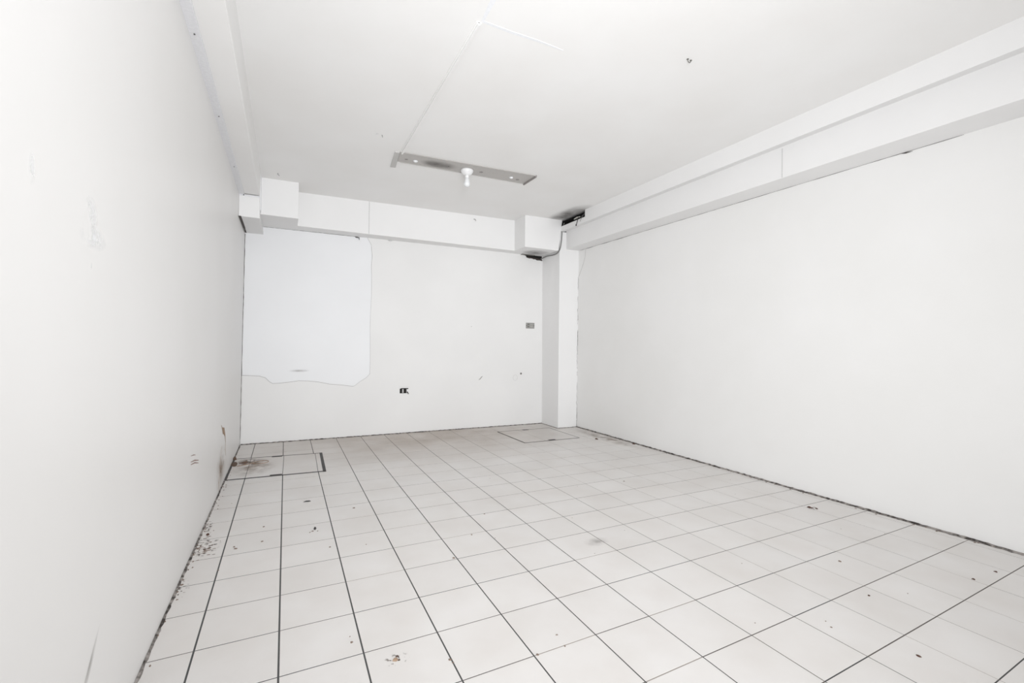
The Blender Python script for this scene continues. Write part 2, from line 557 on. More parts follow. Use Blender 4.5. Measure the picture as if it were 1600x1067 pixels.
# stains on the floor, then the film over its far end
Z = 0.0008
def fl(x0, x1, y0, y1, z=Z): return [(x0, y0, z), (x1, y0, z), (x1, y1, z), (x0, y1, z)]
decal('stain', fl(-0.20, -0.02, 0.98, 1.28), M['d_grit'], floor)
decal('stain', fl(-0.18, -0.10, 0.5, 0.75), M['d_grit'], floor)
decal('stain', fl(-0.18, -0.09, 1.3, 1.6), M['d_grit'], floor)
decal('stain', fl(1.97, 2.16, 0.14, 0.26), M['d_grey'], floor)
decal('stain', fl(0.66, 0.76, -0.36, -0.28), M['d_grit'], floor)
decal('stain', fl(3.98, 4.24, 2.0, 3.4), M['d_brown_soft'], floor)
M['d_film'] = decal_mat('dust_falloff_film', (0.43, 0.31, 0.21), 0.38, 2.2, 0.0, 0.75, 0.85)  # dust brown that also paints in the light falloff at the far end
decal('dust_falloff_film', fl(-0.6, 4.6, 2.2, 5.4, 0.0022), M['d_film'], floor)

# ------------------------------------------------------------------ far wall details
def fw(x, z, out=0.0): return (x, far_y(x) - out, z)
CR = [(1.252, 2.603), (1.299, 2.523), (1.315, 2.369), (1.306, 2.24), (1.312, 2.118), (1.313, 1.881), (1.305, 1.643), (1.300, 1.42), (1.304, 1.212), (1.307, 0.976),
      (1.305, 0.815), (1.26, 0.765), (1.184, 0.717), (1.118, 0.663), (1.094, 0.657), (0.964, 0.677), (0.813, 0.693),
      (0.686, 0.723), (0.563, 0.739), (0.461, 0.744), (0.351, 0.729), (0.243, 0.719), (0.174, 0.716), (0.135, 0.743),
      (0.097, 0.787), (0.03, 0.81), (-0.083, 0.818), (-0.150, 0.822)]
mb = MB()
poly = [(-0.150, 2.608)] + [(x, z) for x, z in CR][::-1][0:0] + []
pts = [fw(x, z, 0.0) for x, z in CR] + [fw(-0.150, 2.603)]
mb.prism(pts, (0, -0.0025, 0))
tag(mb.build('plaster_patch', M['patch'], wall_back), 'brighter replastered patch at the left')
mb = MB()
rnd = random.Random(2)
wd = [0.0032] * 2 + [0.004, 0.0035, 0.003] + [0.0024] * 5 + [0.003] * 4 + [0.0042] * 14
mb.ribbon([fw(x, z, 0.0022) for x, z in CR], wd[:len(CR)], (0, -1, 0))
tag(mb.build('crack', M['crack'], wall_back), 'thin grey crack around the plaster patch')
mb = MB()
mb.ribbon([(left_x(2.5 - 0.05 * k) + 0.002 + rnd.uniform(-.001, .001), 4.1165, 2.5 - 0.05 * k) for k in range(51)], [rnd.uniform(0.002, 0.007) for _ in range(51)], (0, -1, 0), 0.001)
mb.build('crack', M['crack_dark'], wall_back)
mb = MB()   # dark seam where the far wall meets the beam
mb.ribbon([fw(0.05 + 0.03 * k, 2.6055, 0.001) for k in range(36)], [rnd.uniform(0.001, 0.006) for _ in range(36)], (0, -1, 0), 0.001)
mb.ribbon([fw(-0.13 + 0.03 * k, 2.509, 0.001) for k in range(7)], 0.006, (0, -1, 0), 0.001)
mb.build('crack', M['crack_dark'], wall_back)
decal('smear', [fw(0.33, 0.85, .0036), fw(0.60, 0.85, .0036), fw(0.60, 0.885, .0036), fw(0.33, 0.885, .0036)], M['d_grey'], wall_back)
mb = MB()   # scratch
mb.ribbon([fw(2.842, 0.701, .001), fw(2.865, 0.717, .001), fw(2.885, 0.742, .001), fw(2.902, 0.756, .001)], [0.004, 0.013, 0.011, 0.003], (0, -1, 0))
mb.build('scratch', plain('scratch_grey', (0.36, 0.35, 0.33), 0.8), wall_back)
# filled hole ring and small open hole
mb = MB()
ring = [fw(3.433 + 0.036 * math.cos(a), 0.722 + 0.042 * math.sin(a), .0005) for a in [2 * math.pi * k / 20 for k in range(21)]]
mb.ribbon(ring, 0.004, (0, -1, 0), 0.002)
mb.build('filled_hole', M['seam'], wall_back)
mb = MB()
mb.disc(fw(3.53, 0.783, 0), (0, -1, 0), 0.015, 0.002)
mb.build('hole', plain('hole_grey', (0.18, 0.17, 0.16), 0.9), wall_back)
mb = MB()
mb.disc(fw(2.72, 1.48, 0), (0, -1, 0), 0.005, 0.002)
mb.build('hole', M['crack'], wall_back)
# dark broken hole in the plaster under the right casing
HP = [(3.53, 2.607), (3.60, 2.607), (3.71, 2.607), (3.80, 2.607), (3.868, 2.607), (3.869, 2.533), (3.84, 2.541), (3.78, 2.538), (3.75, 2.553), (3.727, 2.548), (3.69, 2.562), (3.65, 2.556), (3.612, 2.563), (3.587, 2.59)]
mb = MB()
mb.prism([fw(x, z, 0.0) for x, z in HP], (0, -0.002, 0))
tag(mb.build('plaster_hole', M['black'], wall_back), 'dark jagged hole in the plaster beside the pillar')
sp = MB()
rnd = random.Random(9)
for k in range(9):
    x = 3.60 + 0.028 * k
    sp.prism([fw(x, 2.578 - 0.002 * k, 0.004), fw(x + 0.05, 2.572 - 0.003 * k, 0.006), fw(x + 0.045, 2.560 - 0.0025 * k, 0.006), fw(x - 0.01, 2.567 - 0.002 * k, 0.004)], (0, -rnd.uniform(0.004, 0.02), rnd.uniform(-0.004, 0.004)))
tag(sp.build('splintered_batten', [M['wood']]), 'splintered brown batten in the dark hole under the right casing', 'wood')
sb = MB()
sb.box(3.50, 3.72, 3.965, 4.022, 2.598, 2.605)
tag(sb.build('plaster_flake', M['zinc_dark']), 'thin grey strip lying along the top edge of the dark plaster hole', 'strip')
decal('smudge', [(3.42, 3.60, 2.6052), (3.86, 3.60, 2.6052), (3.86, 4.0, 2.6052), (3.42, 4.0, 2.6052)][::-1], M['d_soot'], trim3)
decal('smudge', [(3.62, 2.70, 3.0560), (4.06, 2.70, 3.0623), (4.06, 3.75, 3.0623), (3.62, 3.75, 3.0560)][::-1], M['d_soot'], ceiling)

# vertical seams on the beams, lower joint line
mb = MB()
mb.ribbon([(1.235, 3.8595, 2.61), (1.235, 3.8595, 3.02)], 0.010, (0, -1, 0), 0.001)
mb.build('seam', M['seam'], trim1)
mb = MB()
mb.ribbon([(4.0115, 0.283, 2.655), (4.0115, 0.283, 2.90)], 0.008, (-1, 0, 0), 0.001)
mb.build('seam', M['seam'], trim7)

# right wall cracks
def rw(y, z, out=0.0): return (right_x(y) - out, y, z)
mb = MB()
rnd = random.Random(4)
mb.ribbon([rw(3.5 - 0.06 * k, 2.6485, 0.001) for k in range(72)], [rnd.choice([0.001, 0.002, 0.003, 0.006, 0.007]) if k < 18 else rnd.choice([0.0006, 0.001, 0.002, 0.003]) for k in range(72)], (-1, 0, 0), 0.001)
mb.ribbon([rw(-0.42, 2.648, 0.001), rw(-0.45, 2.643, 0.001), rw(-0.49, 2.641, 0.001)], [0.001, 0.009, 0.001], (-1, 0, 0), 0.001)
mb.build('crack', M['crack_dark'], wall_right)
mb = MB()
mb.ribbon([rw(3.37, 2.645, .0008), rw(3.385, 2.53, .0008), rw(3.43, 2.43, .0008), rw(3.49, 2.33, .0008), rw(3.535, 2.26, .0008)], 0.003, (-1, 0, 0), 0.001)
mb.build('crack', M['crack'], wall_right)
mb = MB()
zz = 2.26
while zz > 0.03:
    L = rnd.uniform(0.04, 0.22)
    if rnd.random() < 0.82:
        n_ = max(2, int(L / 0.03))
        dk = 1 if (zz < 2.0 and rnd.random() < 0.5) else 0
        mb.ribbon([(right_x(3.5) - 0.004 - abs(rnd.gauss(0, .0045)), 3.5435, max(0.01, zz - L * k / n_)) for k in range(n_ + 1)], [rnd.uniform(0.001, 0.006) for _ in range(n_ + 1)], (0, -1, 0), 0.001, dk)
    zz -= L
mb.build('crack', [M['crack'], M['crack_dark']], pillar)

# left wall marks
def lw(y, z, out=0.0008): return (left_x(z) + out, y, z)
M['rust'] = plain('rust_brown', (0.38, 0.27, 0.19), 0.9)
mb = MB()
mb.ribbon([lw(2.30, 0.535), lw(2.36, 0.50), lw(2.43, 0.465), lw(2.50, 0.452), lw(2.58, 0.40), lw(2.63, 0.33), lw(2.62, 0.27), lw(2.66, 0.205)], [0.004, 0.014, 0.055, 0.06, 0.03, 0.018, 0.016, 0.004], (1, 0, 0), 0.0006)
mb.ribbon([lw(2.36, 0.35), lw(2.30, 0.25), lw(2.24, 0.16), lw(2.22, 0.09), lw(2.25, 0.01)], [0.002, 0.005, 0.004, 0.016, 0.008], (1, 0, 0), 0.0006)
mb.build('crack', M['rust'], wall_left)
mb = MB()
mb.ribbon([lw(0.966, 0.583), lw(1.05, 0.570), lw(1.11, 0.556)], [0.002, 0.005, 0.002], (1, 0, 0), 0.0005)
mb.ribbon([lw(0.966, 0.549), lw(1.09, 0.530), lw(1.22, 0.500)], [0.003, 0.007, 0.004], (1, 0, 0), 0.0005)
mb.ribbon([lw(0.968, 0.534), lw(1.09, 0.516), lw(1.22, 0.484)], [0.004, 0.007, 0.003], (1, 0, 0), 0.0005)
mb.build('scratch', plain('mark_redbrown', (0.36, 0.25, 0.22), 0.8), wall_left)
def lwq(y0, y1, z0, z1): return [lw(y0, z0), lw(y1, z0), lw(y1, z1), lw(y0, z1)]
decal('stain', lwq(2.0, 2.75, -0.02, 0.35), M['d_brown_soft'], wall_left)
decal('scuff', lwq(-0.63, -0.43, 1.46, 1.53), M['d_white'], wall_left)
decal('scuff', lwq(-0.87, -0.84, 1.53, 1.60), M['d_white'], wall_left)
decal('scuff', lwq(-0.60, -0.50, 1.50, 1.60), M['d_white'], wall_left)
decal('scuff', lwq(-0.54, -0.535, 1.405, 1.43), M['d_white'], wall_left)
decal('scuff', [lw(-0.56, 0.27), lw(-0.50, 0.27), lw(-0.385, 0.42), lw(-0.41, 0.42)], M['d_grey'], wall_left)
mb = MB()   # dark gap between the low box and the left wall
mb.ribbon([(-0.130, 3.29 + 0.05 * k, 2.5085) for k in range(17)], [0.024 if k < 12 else 0.016 for k in range(17)], (0, 0, -1), 0.001)
mb.build('gap', M['crack_dark'], trim4)
decal('stain', [(-0.14, 2.2, 2.758), (-0.02, 2.2, 2.758), (-0.02, 3.3, 2.743), (-0.14, 3.3, 2.743)][::-1], M['d_grey'], trim5)

# ------------------------------------------------------------------ ceiling details
def cl(x, y, d=0.0): return (x, y, ceil_z(x) - d)
# filled joints
mb = MB()
mb.ribbon([cl(1.262, 0.235), cl(1.252, 0.10), cl(1.238, -0.3), cl(1.232, -1.2)], [0.016, 0.026, 0.026, 0.026], (0, 0, -1), 0.0012)
mb.ribbon([cl(1.262, 0.235), cl(1.45, 0.242), cl(1.62, 0.238), cl(1.80, 0.245)], [0.016, 0.020, 0.017, 0.004], (0, 0, -1), 0.0012)
tag(mb.build('filled_joint', M['joint'], ceiling), 'bright white filled joint between ceiling boards')

# trunking running to the bare plate
t = empty('cable_trunking', (1.25, 0.25, ceil_z(1.25)), 'narrow white cable trunking on the ceiling leading to the bare fitting plate', 'trunking')
mb = MB()
n_ = 24
mb.hexa([cl(1.241, 0.25, 0.016), cl(1.255, 0.25, 0.016), cl(1.273, 2.19, 0.016), cl(1.257, 2.19, 0.016), cl(1.242, 0.25), cl(1.254, 0.25), cl(1.272, 2.19), cl(1.258, 2.19)])
mb.build('cover', M['ceiling'], t, bevel=0.001)
mb = MB()
mb.hexa([cl(1.232, 0.25, 0.005), cl(1.264, 0.25, 0.005), cl(1.284, 2.19, 0.005), cl(1.246, 2.19, 0.005), cl(1.232, 0.25), cl(1.264, 0.25), cl(1.284, 2.19), cl(1.246, 2.19)])
mb.build('base_channel', M['ceiling'], t)

# bare backplate of a removed tube fitting
t = empty('fitting_plate', (1.95, 2.29, ceil_z(1.95)), 'long bare grey backplate of a removed tube light on the ceiling', 'ceiling plate')
mb = MB()
A = [cl(1.242, 2.168), cl(2.69, 2.125), cl(2.675, 2.395), cl(1.270, 2.402)]
mb.hexa([(p[0], p[1], p[2] - 0.006) for p in A[::-1]][::-1] + [(p[0], p[1], p[2] + 0.002) for p in A])
mb.build('plate', M['plate'], t, bevel=0.001)
mb = MB()
mb.hexa([cl(1.200, 2.185, 0.010), cl(1.240, 2.18, 0.010), cl(1.285, 2.56, 0.010), cl(1.235, 2.57, 0.010), cl(1.200, 2.185), cl(1.240, 2.18), cl(1.285, 2.56), cl(1.235, 2.57)])
tag(mb.build('end_strip', plain('end_strip_grey', (0.60, 0.59, 0.57), 0.6), t), 'paler grey strip across the left end')
mb = MB()
mb.hexa([cl(2.678, 2.125, 0.022), cl(2.690, 2.120, 0.022), cl(2.686, 2.40, 0.022), cl(2.672, 2.40, 0.022), cl(2.678, 2.125), cl(2.690, 2.120), cl(2.686, 2.40), cl(2.672, 2.40)])
mb.build('end_lip', M['lip'], t)
mb = MB()
mb.ribbon([cl(1.29, 2.398, 0.006), cl(2.68, 2.397, 0.006)], 0.006, (0, 0, -1), 0.004)
mb.ribbon([cl(1.29, 2.165, 0.006), cl(2.68, 2.127, 0.006)], 0.005, (0, 0, -1), 0.003)
mb.build('edge_fold', M['plate'], t)
for (x, y, r_) in ((1.335, 2.311, 0.016), (2.115, 2.29, 0.020), (2.556, 2.315, 0.020), (1.76, 2.29, 0.007)):
    mb = MB(); mb.disc(cl(x, y, 0.006), (0, 0, -1), r_, 0.0015); mb.build('screw_hole', M['lip'], t)
for k, (x, y, r_) in enumerate(((1.425, 2.31, 0.024), (2.465, 2.285, 0.022))):
    mb = MB(); mb.lathe([(r_, 0), (r_ * 0.9, -0.006), (r_ * 0.5, -0.012), (0.002, -0.013)], cl(x, y, 0.006), 14)
    mb.build('filler_dab', M['joint'], t, smooth=True)
c_ = [cl(1.46, 2.19, 0.0078), cl(1.86, 2.19, 0.0078), cl(1.86, 2.39, 0.0078), cl(1.46, 2.39, 0.0078)]
decal('soot_mark', [Vector(p) - t.location for p in c_][::-1], M['d_soot'], t)

# lamp holder and bulb
lx, ly = 1.962, 2.30
lz = ceil_z(lx) - 0.006
t = empty('ceiling_lamp', (lx, ly, lz), 'white round lamp holder with a bare bulb hanging from the ceiling plate', 'lamp')
mb = MB()
mb.lathe([(0.062, 0), (0.066, -0.006), (0.064, -0.018), (0.055, -0.034), (0.042, -0.048), (0.030, -0.056), (0.022, -0.060)], (lx, ly, lz), 32)
mb.build('ceiling_rose', M['pvc_warm'], t, (lx, ly, lz), smooth=True)
mb = MB()
mb.lathe([(0.020, -0.058), (0.021, -0.062), (0.021, -0.082), (0.018, -0.085)], (lx, ly, lz), 24)
mb.build('socket', M['pvc_warm'], t, (lx, ly, lz), smooth=True)
mb = MB()
prof = [(0.017, -0.084), (0.021, -0.090), (0.025, -0.100), (0.028, -0.114), (0.031, -0.126), (0.033, -0.138), (0.033, -0.148),
        (0.030, -0.158), (0.025, -0.166), (0.018, -0.172), (0.009, -0.1755), (0.002, -0.1765)]
mb.lathe(prof, (lx, ly, lz), 24)
tag(mb.build('bulb', plain('bulb_glass', (0.86, 0.87, 0.88), 0.15), t, (lx, ly, lz), smooth=True), 'milky white glass bulb')

# nails and hooks in the ceiling
def nail(name, x, y, label, bent=0.006, s=0.7, mat=None, cat='nail'):
    mb = MB()
    p = Vector(cl(x, y))
    mb.tube([p + Vector((0, 0, 0.004)), p + Vector((0.001, 0, -0.012 * s)), p + Vector((bent * 0.6, 0.002, -0.020 * s)), p + Vector((bent, 0.003, -0.022 * s))], 0.0028 * s, 6)
    mb.disc(p, (0, 0, -1), 0.005 * s, 0.0015, 10)
    return tag(mb.build(name, mat or M['metal'], None, p), label, cat)


nail('nail', 1.027, 1.901, 'small nail in the ceiling left of the fitting plate')
nail('nail', 0.208, 3.302, 'bent nail in the ceiling above the left casing', 0.018, 0.9)
decal('filler', [cl(0.94, 1.87, .0006), cl(1.0, 1.87, .0006), cl(1.0, 1.92, .0006), cl(0.94, 1.92, .0006)][::-1], M['d_white'], ceiling)
mb = MB()
p = Vector(cl(2.564, -0.037))
mb.tube([p + Vector((-0.016 + 0.032 * k / 8, 0.0, -0.004 - 0.016 * math.sin(math.pi * k / 8))) for k in range(9)], 0.0026, 8)
mb.disc(p + Vector((-0.014, 0, 0.001)), (0, 0, -1), 0.007, 0.004, 12)
mb.disc(p + Vector((0.014, 0, 0.001)), (0, 0, -1), 0.007, 0.004, 12)
tag(mb.build('ceiling_hook', M['zinc_dark'], None, p), 'small dark curved wire hook in the right part of the ceiling', 'hook')

# hooks under the far beam
mb = MB()
mb.tube([(1.10, far_y(1.1) + 0.002, 2.600), (1.12, far_y(1.1) - 0.012, 2.596), (1.145, far_y(1.1) - 0.016, 2.594), (1.147, far_y(1.1) - 0.016, 2.566)], [0.006, 0.007, 0.006, 0.003], 8)
tag(mb.build('wall_hook', M['metal']), 'dark metal hook under the far beam above the plaster patch', 'hook')
mb = MB()
mb.tube([(1.52, far_y(1.5) + 0.002, 2.606), (1.54, far_y(1.5) - 0.02, 2.600), (1.57, far_y(1.5) - 0.02, 2.601)], [0.008, 0.010, 0.005], 8)
tag(mb.build('wall_plug', M['seam']), 'small white painted plug under the far beam, right of the dark hook', 'plug')
mb = MB()
mb.tube([(2.655, 3.852, 2.985), (2.660, 3.82, 2.983), (2.668, 3.812, 2.972), (2.676, 3.812, 2.955)], 0.004, 8)
tag(mb.build('nail', M['zinc']), 'bent painted nail on the upper edge of the far beam', 'nail')

# trunking along the left soffit corner
t = empty('corner_trunking', (-0.11, 0.0, 2.78), 'flat bluish white trunking in the corner of the left wall and soffit', 'trunking')
def sz(y): return 2.79 - 0.048 * (y + 4.0) / 7.5
mb = MB()
mb.hexa([(-0.150, YB + 0.01, sz(YB) - 0.016), (-0.098, YB + 0.01, sz(YB) - 0.016), (-0.092, 3.29, sz(3.29) - 0.010), (-0.150, 3.29, sz(3.29) - 0.010),
         (-0.150, YB + 0.01, sz(YB) + 0.001), (-0.098, YB + 0.01, sz(YB) + 0.001), (-0.092, 3.29, sz(3.29) + 0.001), (-0.150, 3.29, sz(3.29) + 0.001)])
mb.build('cover', M['pvc'], t, bevel=0.002)
for (x, y) in ((-0.118, 0.62), (-0.116, 1.52), (-0.112, 2.48)):
    mb = MB(); mb.disc((x, y, sz(y) - 0.015), (0, 0, -1), 0.004, 0.003, 10); mb.build('screw', M['metal'], t)
mb = MB()
mb.box(-0.140, 0.044, 3.292, 3.30, 2.722, 2.736)
tag(mb.build('end_strip', M['pvc'], t), 'short bluish strip across the top of the low corner box')
mb = MB(); mb.disc((-0.098, 3.292, 2.728), (0, -1, 0), 0.006, 0.002, 10); mb.build('screw', M['metal'], t)

# ------------------------------------------------------------------ electrical
# metal back plate high on the far wall near the pillar
cx, cz = 3.677, 1.519
t = empty('socket_plate', fw(cx, cz), 'grey metal double socket backplate without its cover, near the pillar', 'socket plate')
mb = MB()
mb.prism([fw(cx - 0.073, cz - 0.044), fw(cx + 0.073, cz - 0.044), fw(cx + 0.073, cz + 0.044), fw(cx - 0.073, cz + 0.044)], (0, -0.006, 0))
mb.build('plate', M['zinc'], t, bevel=0.001)
mb = MB()
for z0 in (-0.014, 0.020):
    mb.prism([fw(cx - 0.045, cz + z0 - 0.011, 0.006), fw(cx - 0.020, cz + z0 - 0.011, 0.006), fw(cx - 0.020, cz + z0 + 0.011, 0.006), fw(cx - 0.045, cz + z0 + 0.011, 0.006)], (0, -0.003, 0))
mb.build('knockout', M['zinc_dark'], t)
mb = MB()
mb.prism([fw(cx, cz + 0.008, 0.006), fw(cx + 0.045, cz + 0.008, 0.006), fw(cx + 0.045, cz + 0.026, 0.006), fw(cx, cz + 0.026, 0.006)], (0, -0.004, 0))
mb.prism([fw(cx - 0.005, cz - 0.026, 0.006), fw(cx + 0.040, cz - 0.026, 0.006), fw(cx + 0.040, cz - 0.002, 0.006), fw(cx - 0.005, cz - 0.002, 0.006)], (0, -0.004, 0))
mb.build('bracket', plain('bracket_grey', (0.44, 0.43, 0.41), 0.5, 0.2), t)
for sx_ in (-0.062, 0.062):
    mb = MB(); mb.disc(fw(cx + sx_, cz, 0.006), (0, -1, 0), 0.009, 0.003, 12); mb.build('screw', M['zinc_dark'], t)

# open flush box low on the far wall
cx, cz = 1.765, 0.578
t = empty('open_socket_box', fw(cx, cz), 'open black double socket box low on the far wall with its cover missing', 'socket box')
mb = MB()
mb.prism([fw(cx - 0.064, cz - 0.034), fw(cx + 0.048, cz - 0.034), fw(cx + 0.050, cz + 0.034), fw(cx - 0.040, cz + 0.036), fw(cx - 0.064, cz + 0.028)], (0, -0.003, 0))
mb.build('recess', M['black'], t)
mb = MB()
mb.prism([fw(cx - 0.034, cz - 0.027, .003), fw(cx - 0.014, cz - 0.027, .003), fw(cx - 0.014, cz + 0.024, .003), fw(cx - 0.034, cz + 0.024, .003)], (0, -0.006, 0))
mb.build('terminal_block', plain('terminal_grey', (0.50, 0.49, 0.49), 0.5), t)
mb = MB()
mb.prism([fw(cx + 0.024, cz - 0.030, .003), fw(cx + 0.032, cz - 0.030, .003), fw(cx + 0.034, cz + 0.024, .003), fw(cx + 0.022, cz + 0.024, .003)], (0, -0.005, 0))
mb.build('terminal_block', plain('terminal_grey_2', (0.45, 0.44, 0.44), 0.5), t)
mb = MB()
mb.disc(fw(cx + 0.053, cz - 0.001, .002), (0, -1, 0), 0.027, 0.006, 18, sx=0.7)
tag(mb.build('blank_insert', M['pvc_warm'], t, bevel=0.001), 'white rounded blanking insert')
mb = MB()
mb.disc(fw(cx + 0.050, cz - 0.040, .001), (0, -1, 0), 0.009, 0.004, 10)
mb.build('screw_lug', M['zinc_dark'], t)
mb = MB()
mb.ribbon([fw(cx - 0.07, cz + 0.05, .0005), fw(cx + 0.07, cz + 0.052, .0005)], 0.003, (0, -1, 0))
mb.build('plaster_edge', M['seam'], t)
mb = MB()
mb.ribbon([fw(cx - 0.03, cz - 0.045, .0005), fw(cx + 0.0, cz - 0.058, .0005), fw(cx + 0.03, cz - 0.050, .0005)], 0.003, (0, -1, 0))
mb.build('plaster_edge', M['seam'], t)

# grey cable from the cavity down the casing and pillar into the hole
def smooth_path(P, n=6):
    P = [Vector(p) for p in P]; out = []
    for k in range(len(P) - 1):
        p0 = P[max(k - 1, 0)]; p1 = P[k]; p2 = P[k + 1]; p3 = P[min(k + 2, len(P) - 1)]
        for s in range(n):
            u = s / n
            out.append(0.5 * ((2 * p1) + (p2 - p0) * u + (2 * p0 - 5 * p1 + 4 * p2 - p3) * u * u + (3 * p1 - p0 - 3 * p2 + p3) * u ** 3))
    out.append(P[-1])
    return out


mb = MB()
mb.tube(smooth_path([(3.945, 3.50, 3.02), (3.930, 3.500, 2.985), (3.912, 3.500, 2.962), (3.908, 3.505, 2.93), (3.914, 3.510, 2.86), (3.908, 3.515, 2.74), (3.893, 3.525, 2.64), (3.888, 3.59, 2.590), (3.884, 3.70, 2.578), (3.873, 3.86, 2.585), (3.862, 3.97, 2.575), (3.850, 4.010, 2.565)]),
        0.0075, 8)
tag(mb.build('cable', M['cable'], smooth=True), 'grey cable drooping beside the pillar from the black cavity to the plaster hole', 'cable')
# small connector and wires hanging in the cavity
t = empty('wire_connector', (3.91, 3.12, 3.0), 'pale connector with two loose wires in the black cavity of the fascia', 'connector')
mb = MB()
mb.tube([(3.915, 3.20, 3.000), (3.912, 3.13, 3.004), (3.912, 3.06, 3.000)], [0.008, 0.012, 0.008], 8)
mb.build('connector', plain('connector_grey', (0.55, 0.54, 0.50), 0.5), t)
mb = MB()
mb.tube(smooth_path([(3.905, 3.08, 3.0), (3.893, 3.08, 2.970), (3.893, 3.10, 2.93), (3.893, 3.12, 2.90)]), 0.0045, 6)
mb.disc((3.893, 3.12, 2.905), (0, 0, -1), 0.008, 0.02, 8)
mb.build('wire', M['frame'], t)
mb = MB()
mb.tube(smooth_path([(3.905, 2.98, 3.0), (3.893, 2.99, 2.965), (3.893, 3.02, 2.94), (3.893, 3.03, 2.925)]), 0.0025, 6)
mb.build('wire', M['cable'], t)
mb = MB()
mb.tube([(3.935, 2.93, 3.03), (3.94, 3.02, 3.01), (3.935, 3.1, 3.0)], [0.02, 0.014, 0.006], 8)
mb.build('black_tape', M['frame'], t)

# ------------------------------------------------------------------ floor access covers
def access_cover(label, P, colx, widths, slots, rows, seed):
    """P: near-left, near-right, far-right, far-left corners on the floor"""
    c = (Vector((*P[0], 0)) + Vector((*P[2], 0))) / 2
    t = empty('floor_access_cover', c, label, 'floor cover')
    Q = [Vector((*p, 0.0006)) for p in P]

    def at(u, v, z):
        a = Q[0].lerp(Q[1], u); b_ = Q[3].lerp(Q[2], u)
        r_ = a.lerp(b_, v); r_.z = z
        return r_
    inner = MB()
    nx = [0] + colx + [1]
    ny = [0] + rows + [1]
    g = 0.0022
    wx = (Q[1] - Q[0]).length; wy = (Q[3] - Q[0]).length
    for i in range(len(nx) - 1):
        for k in range(len(ny) - 1):
            gx0 = (g / wx if i else 0); gx1 = (g / wx if i < len(nx) - 2 else 0)
            gy0 = (g * .4 / wy if k else 0); gy1 = (g * .4 / wy if k < len(ny) - 2 else 0)
            q = [(nx[i] + gx0, ny[k] + gy0), (nx[i + 1] - gx1, ny[k] + gy0), (nx[i + 1] - gx1, ny[k + 1] - gy1), (nx[i] + gx0, ny[k + 1] - gy1)]
            inner.hexa([at(u, v, 0.0002) for u, v in q] + [at(u, v, 0.0016) for u, v in q], 0)
    o = inner.build('tile_inset', [M['tile']], t)
    tone_attr(o, seed)
    gm = MB()
    gm.hexa([at(u, v, 0.0001) for u, v in ((0, 0), (1, 0), (1, 1), (0, 1))] + [at(u, v, 0.0011) for u, v in ((0, 0), (1, 0), (1, 1), (0, 1))])
    gm.build('grout_bed', M['grout_dark'] if seed == 1 else M['grout_light'], t)
    for k in range(4):
        w = widths[k]
        a, b_ = Q[k].copy(), Q[(k + 1) % 4].copy()
        a.z = b_.z = 0.0005
        f = MB()
        d = (b_ - a).normalized() * (w / 2)
        f.ribbon([a - d, b_ + d], w, (0, 0, 1), 0.003)
        f.build('frame_bar', M['frame'], t)
    for (u, v, L) in slots:
        f = MB()
        p = at(u, v, 0.003)
        d = (Q[1] - Q[0]).normalized() * (L / 2)
        f.ribbon([p - d, p + d], 0.042, (0, 0, 1), 0.0012)
        f.build('lifting_slot', M['frame'], t)
    return t


cov = access_cover('tile-inlaid access cover with a heavy dark frame by the left wall', [(-0.150, 2.590), (0.655, 2.545), (0.672, 3.315), (-0.150, 3.385)],
                   [0.186, 0.558, 0.93], [0.016, 0.028, 0.008, 0.018], [(0.48, 0.985, 0.10), (0.49, 0.022, 0.10)], [], 1)
ci = [(-0.15, 3.03), (0.13, 3.01), (0.13, 3.34), (-0.15, 3.36)]
decal('stain', [Vector((x, y, 0.0030)) - cov.location for x, y in ci], M['d_brown'], cov)
ci = [(-0.16, 2.60), (0.25, 2.60), (0.25, 3.38), (-0.16, 3.38)]
decal('stain', [Vector((x, y, 0.0026)) - cov.location for x, y in ci], M['d_brown_soft'], cov)
mb = MB()   # dark curled mark
mb.tube(smooth_path([(-0.10, 3.06, .003), (-0.02, 3.10, .003), (0.06, 3.17, .003), (0.12, 3.20, .003), (0.165, 3.17, .003), (0.155, 3.11, .003), (0.09, 3.09, .003), (0.03, 3.11, .003)]), 0.0035, 6)
mb.build('rust_trace', M['rust'], cov)
mb = MB()
mb.blob((-0.145, 3.37, 0.001), 0.02, 0.03, 0.03, 4); mb.blob((-0.135, 3.15, 0.001), 0.03, 0.10, 0.006, 5)
mb.build('dirt_lump', M['frame_brown'], cov)
access_cover('tile-inlaid access cover with a thin dark frame in front of the pillar', [(2.990, 2.872), (3.800, 2.855), (3.800, 3.625), (2.975, 3.640)],
             [0.38], [0.006, 0.004, 0.004, 0.013], [(0.52, 0.988, 0.09), (0.50, 0.03, 0.10)], [0.40], 2)

# ------------------------------------------------------------------ bits lying on the floor
def crumb(x, y, rx, ry, h, label, seed, mat='brown', cat='debris'):
    mb = MB(); mb.blob((x, y, 0.0003), rx, ry, h, seed)
    return tag(mb.build('debris_crumb', M[mat], None, (x, y, 0)), label, cat)


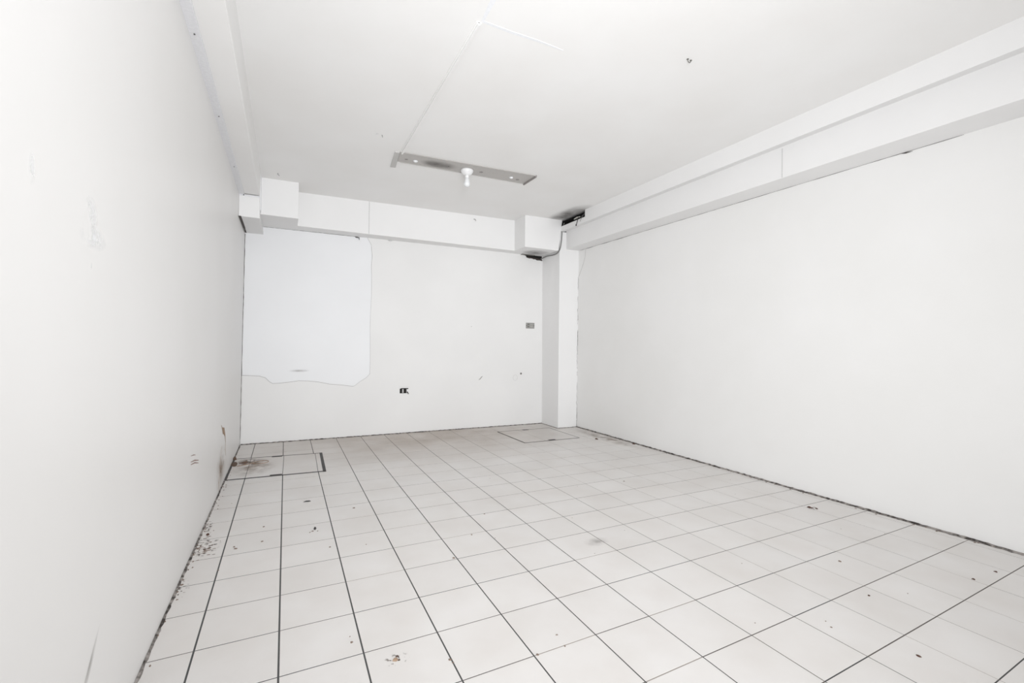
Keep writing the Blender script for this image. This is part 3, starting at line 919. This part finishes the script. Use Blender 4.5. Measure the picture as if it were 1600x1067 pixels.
crumb(3.965, 2.702, 0.022, 0.03, 0.012, 'brown crumb on the floor between the far cover and the right wall', 1)
crumb(4.215, 2.274, 0.016, 0.025, 0.012, 'brown crumb pressed against the foot of the right wall', 2)
t = empty('dead_insect', (3.935, -0.023 + 0.0, 0), 'small dark dead insect on the floor near the right wall', 'insect')
mb = MB(); mb.blob((3.925, -0.01, 0.001), 0.012, 0.020, 0.008, 3); mb.blob((3.950, -0.045, 0.001), 0.008, 0.010, 0.006, 4); mb.build('body', M['brown'], t)
for k, (dx, dy) in enumerate(((-0.03, 0.0), (0.01, 0.03), (0.035, -0.02), (-0.015, -0.03))):
    mb = MB(); mb.tube([(3.93, -0.02, 0.004), (3.93 + dx * .6, -0.02 + dy * .6, 0.007), (3.93 + dx, -0.02 + dy, 0.001)], 0.0012, 5); mb.build('leg', M['brown'], t)
crumb(0.473, 1.722, 0.024, 0.012, 0.006, 'dark flake on the tiles in front of the left access cover', 5, 'frame')
crumb(0.496, 1.147, 0.008, 0.020, 0.012, 'upright black crumb on the third tile from the left wall', 6, 'frame')
crumb(-0.115, 1.325, 0.011, 0.016, 0.010, 'dark brown lump beside the foot of the left wall', 7)
crumb(3.616, -1.033, 0.008, 0.008, 0.005, 'brown speck on the tiles at lower right, nearer the left of its pair', 8)
crumb(3.841, -1.052, 0.008, 0.008, 0.005, 'brown speck on the tiles at lower right, nearest the right wall', 9)
crumb(2.917, -0.875, 0.006, 0.006, 0.004, 'tiny dark speck on the tiles at the lower right, away from the wall', 10)
crumb(2.588, -1.201, 0.007, 0.009, 0.004, 'faint brown speck on the lowest right tiles', 11)
crumb(0.702, -0.319, 0.013, 0.010, 0.006, 'pinkish brown fragment on a front tile at the bottom of the view', 12, 'rust')
# fine grit nobody could count
mb = MB()
rnd = random.Random(21)
spots = [(0.463, 1.096), (0.195, 1.321), (0.194, 1.076), (0.562, 0.82), (0.762, 0.766), (0.777, 1.431), (1.183, 0.374), (1.393, 0.625), (1.608, 0.917),
         (1.35, -0.462), (1.341, -0.537), (1.216, -0.533), (0.894, -0.411), (-0.091, 1.386), (-0.14, 0.681), (-0.135, 0.533), (0.002, 0.776), (2.47, -0.94), (3.179, -0.607), (3.062, 1.112),
         (0.06, 1.03), (0.05, 1.06), (0.9, -0.43), (0.565, -0.14), (0.48, 1.11), (0.51, 1.10)]
for k, (x, y) in enumerate(spots):
    s_ = rnd.uniform(0.003, 0.007)
    mb.blob((x, y, 0.0003), s_ * 1.4, s_ * 1.4, s_ * 0.6, k, 0, 6)
for k in range(26):
    a = rnd.random()
    x, y = -0.15 + abs(rnd.gauss(0, 0.06)), 1.10 + rnd.gauss(0, 0.09)
    s_ = rnd.uniform(0.002, 0.006)
    mb.blob((x, y, 0.0003), s_ * 2.6, s_ * 0.9, s_ * 0.4, k, 0, 6)
for k in range(40):
    x, y = rnd.uniform(-0.14, 4.1), rnd.uniform(-1.0, 3.9)
    if x > 3.8 and y > 3.3: continue
    mb.blob((x, y, 0.0003), 0.003, 0.003, 0.002, k, 0, 5)
for k in range(45):
    y = rnd.uniform(-1, 3.4)
    mb.blob((right_x(y) - 0.012 - abs(rnd.gauss(0, 0.02)), y, 0.0003), 0.005, 0.007, 0.004, k, 0, 6)
    y = rnd.uniform(-1, 3.0)
    mb.blob((-0.150 + abs(rnd.gauss(0, 0.015)), y, 0.0003), 0.004, 0.007, 0.004, k, 0, 6)
tag(mb.build('floor_grit', plain('grit', (0.24, 0.18, 0.145), 0.95)), 'fine dark grit scattered over the tiles, thickest by the walls', 'grit', None, 'stuff')
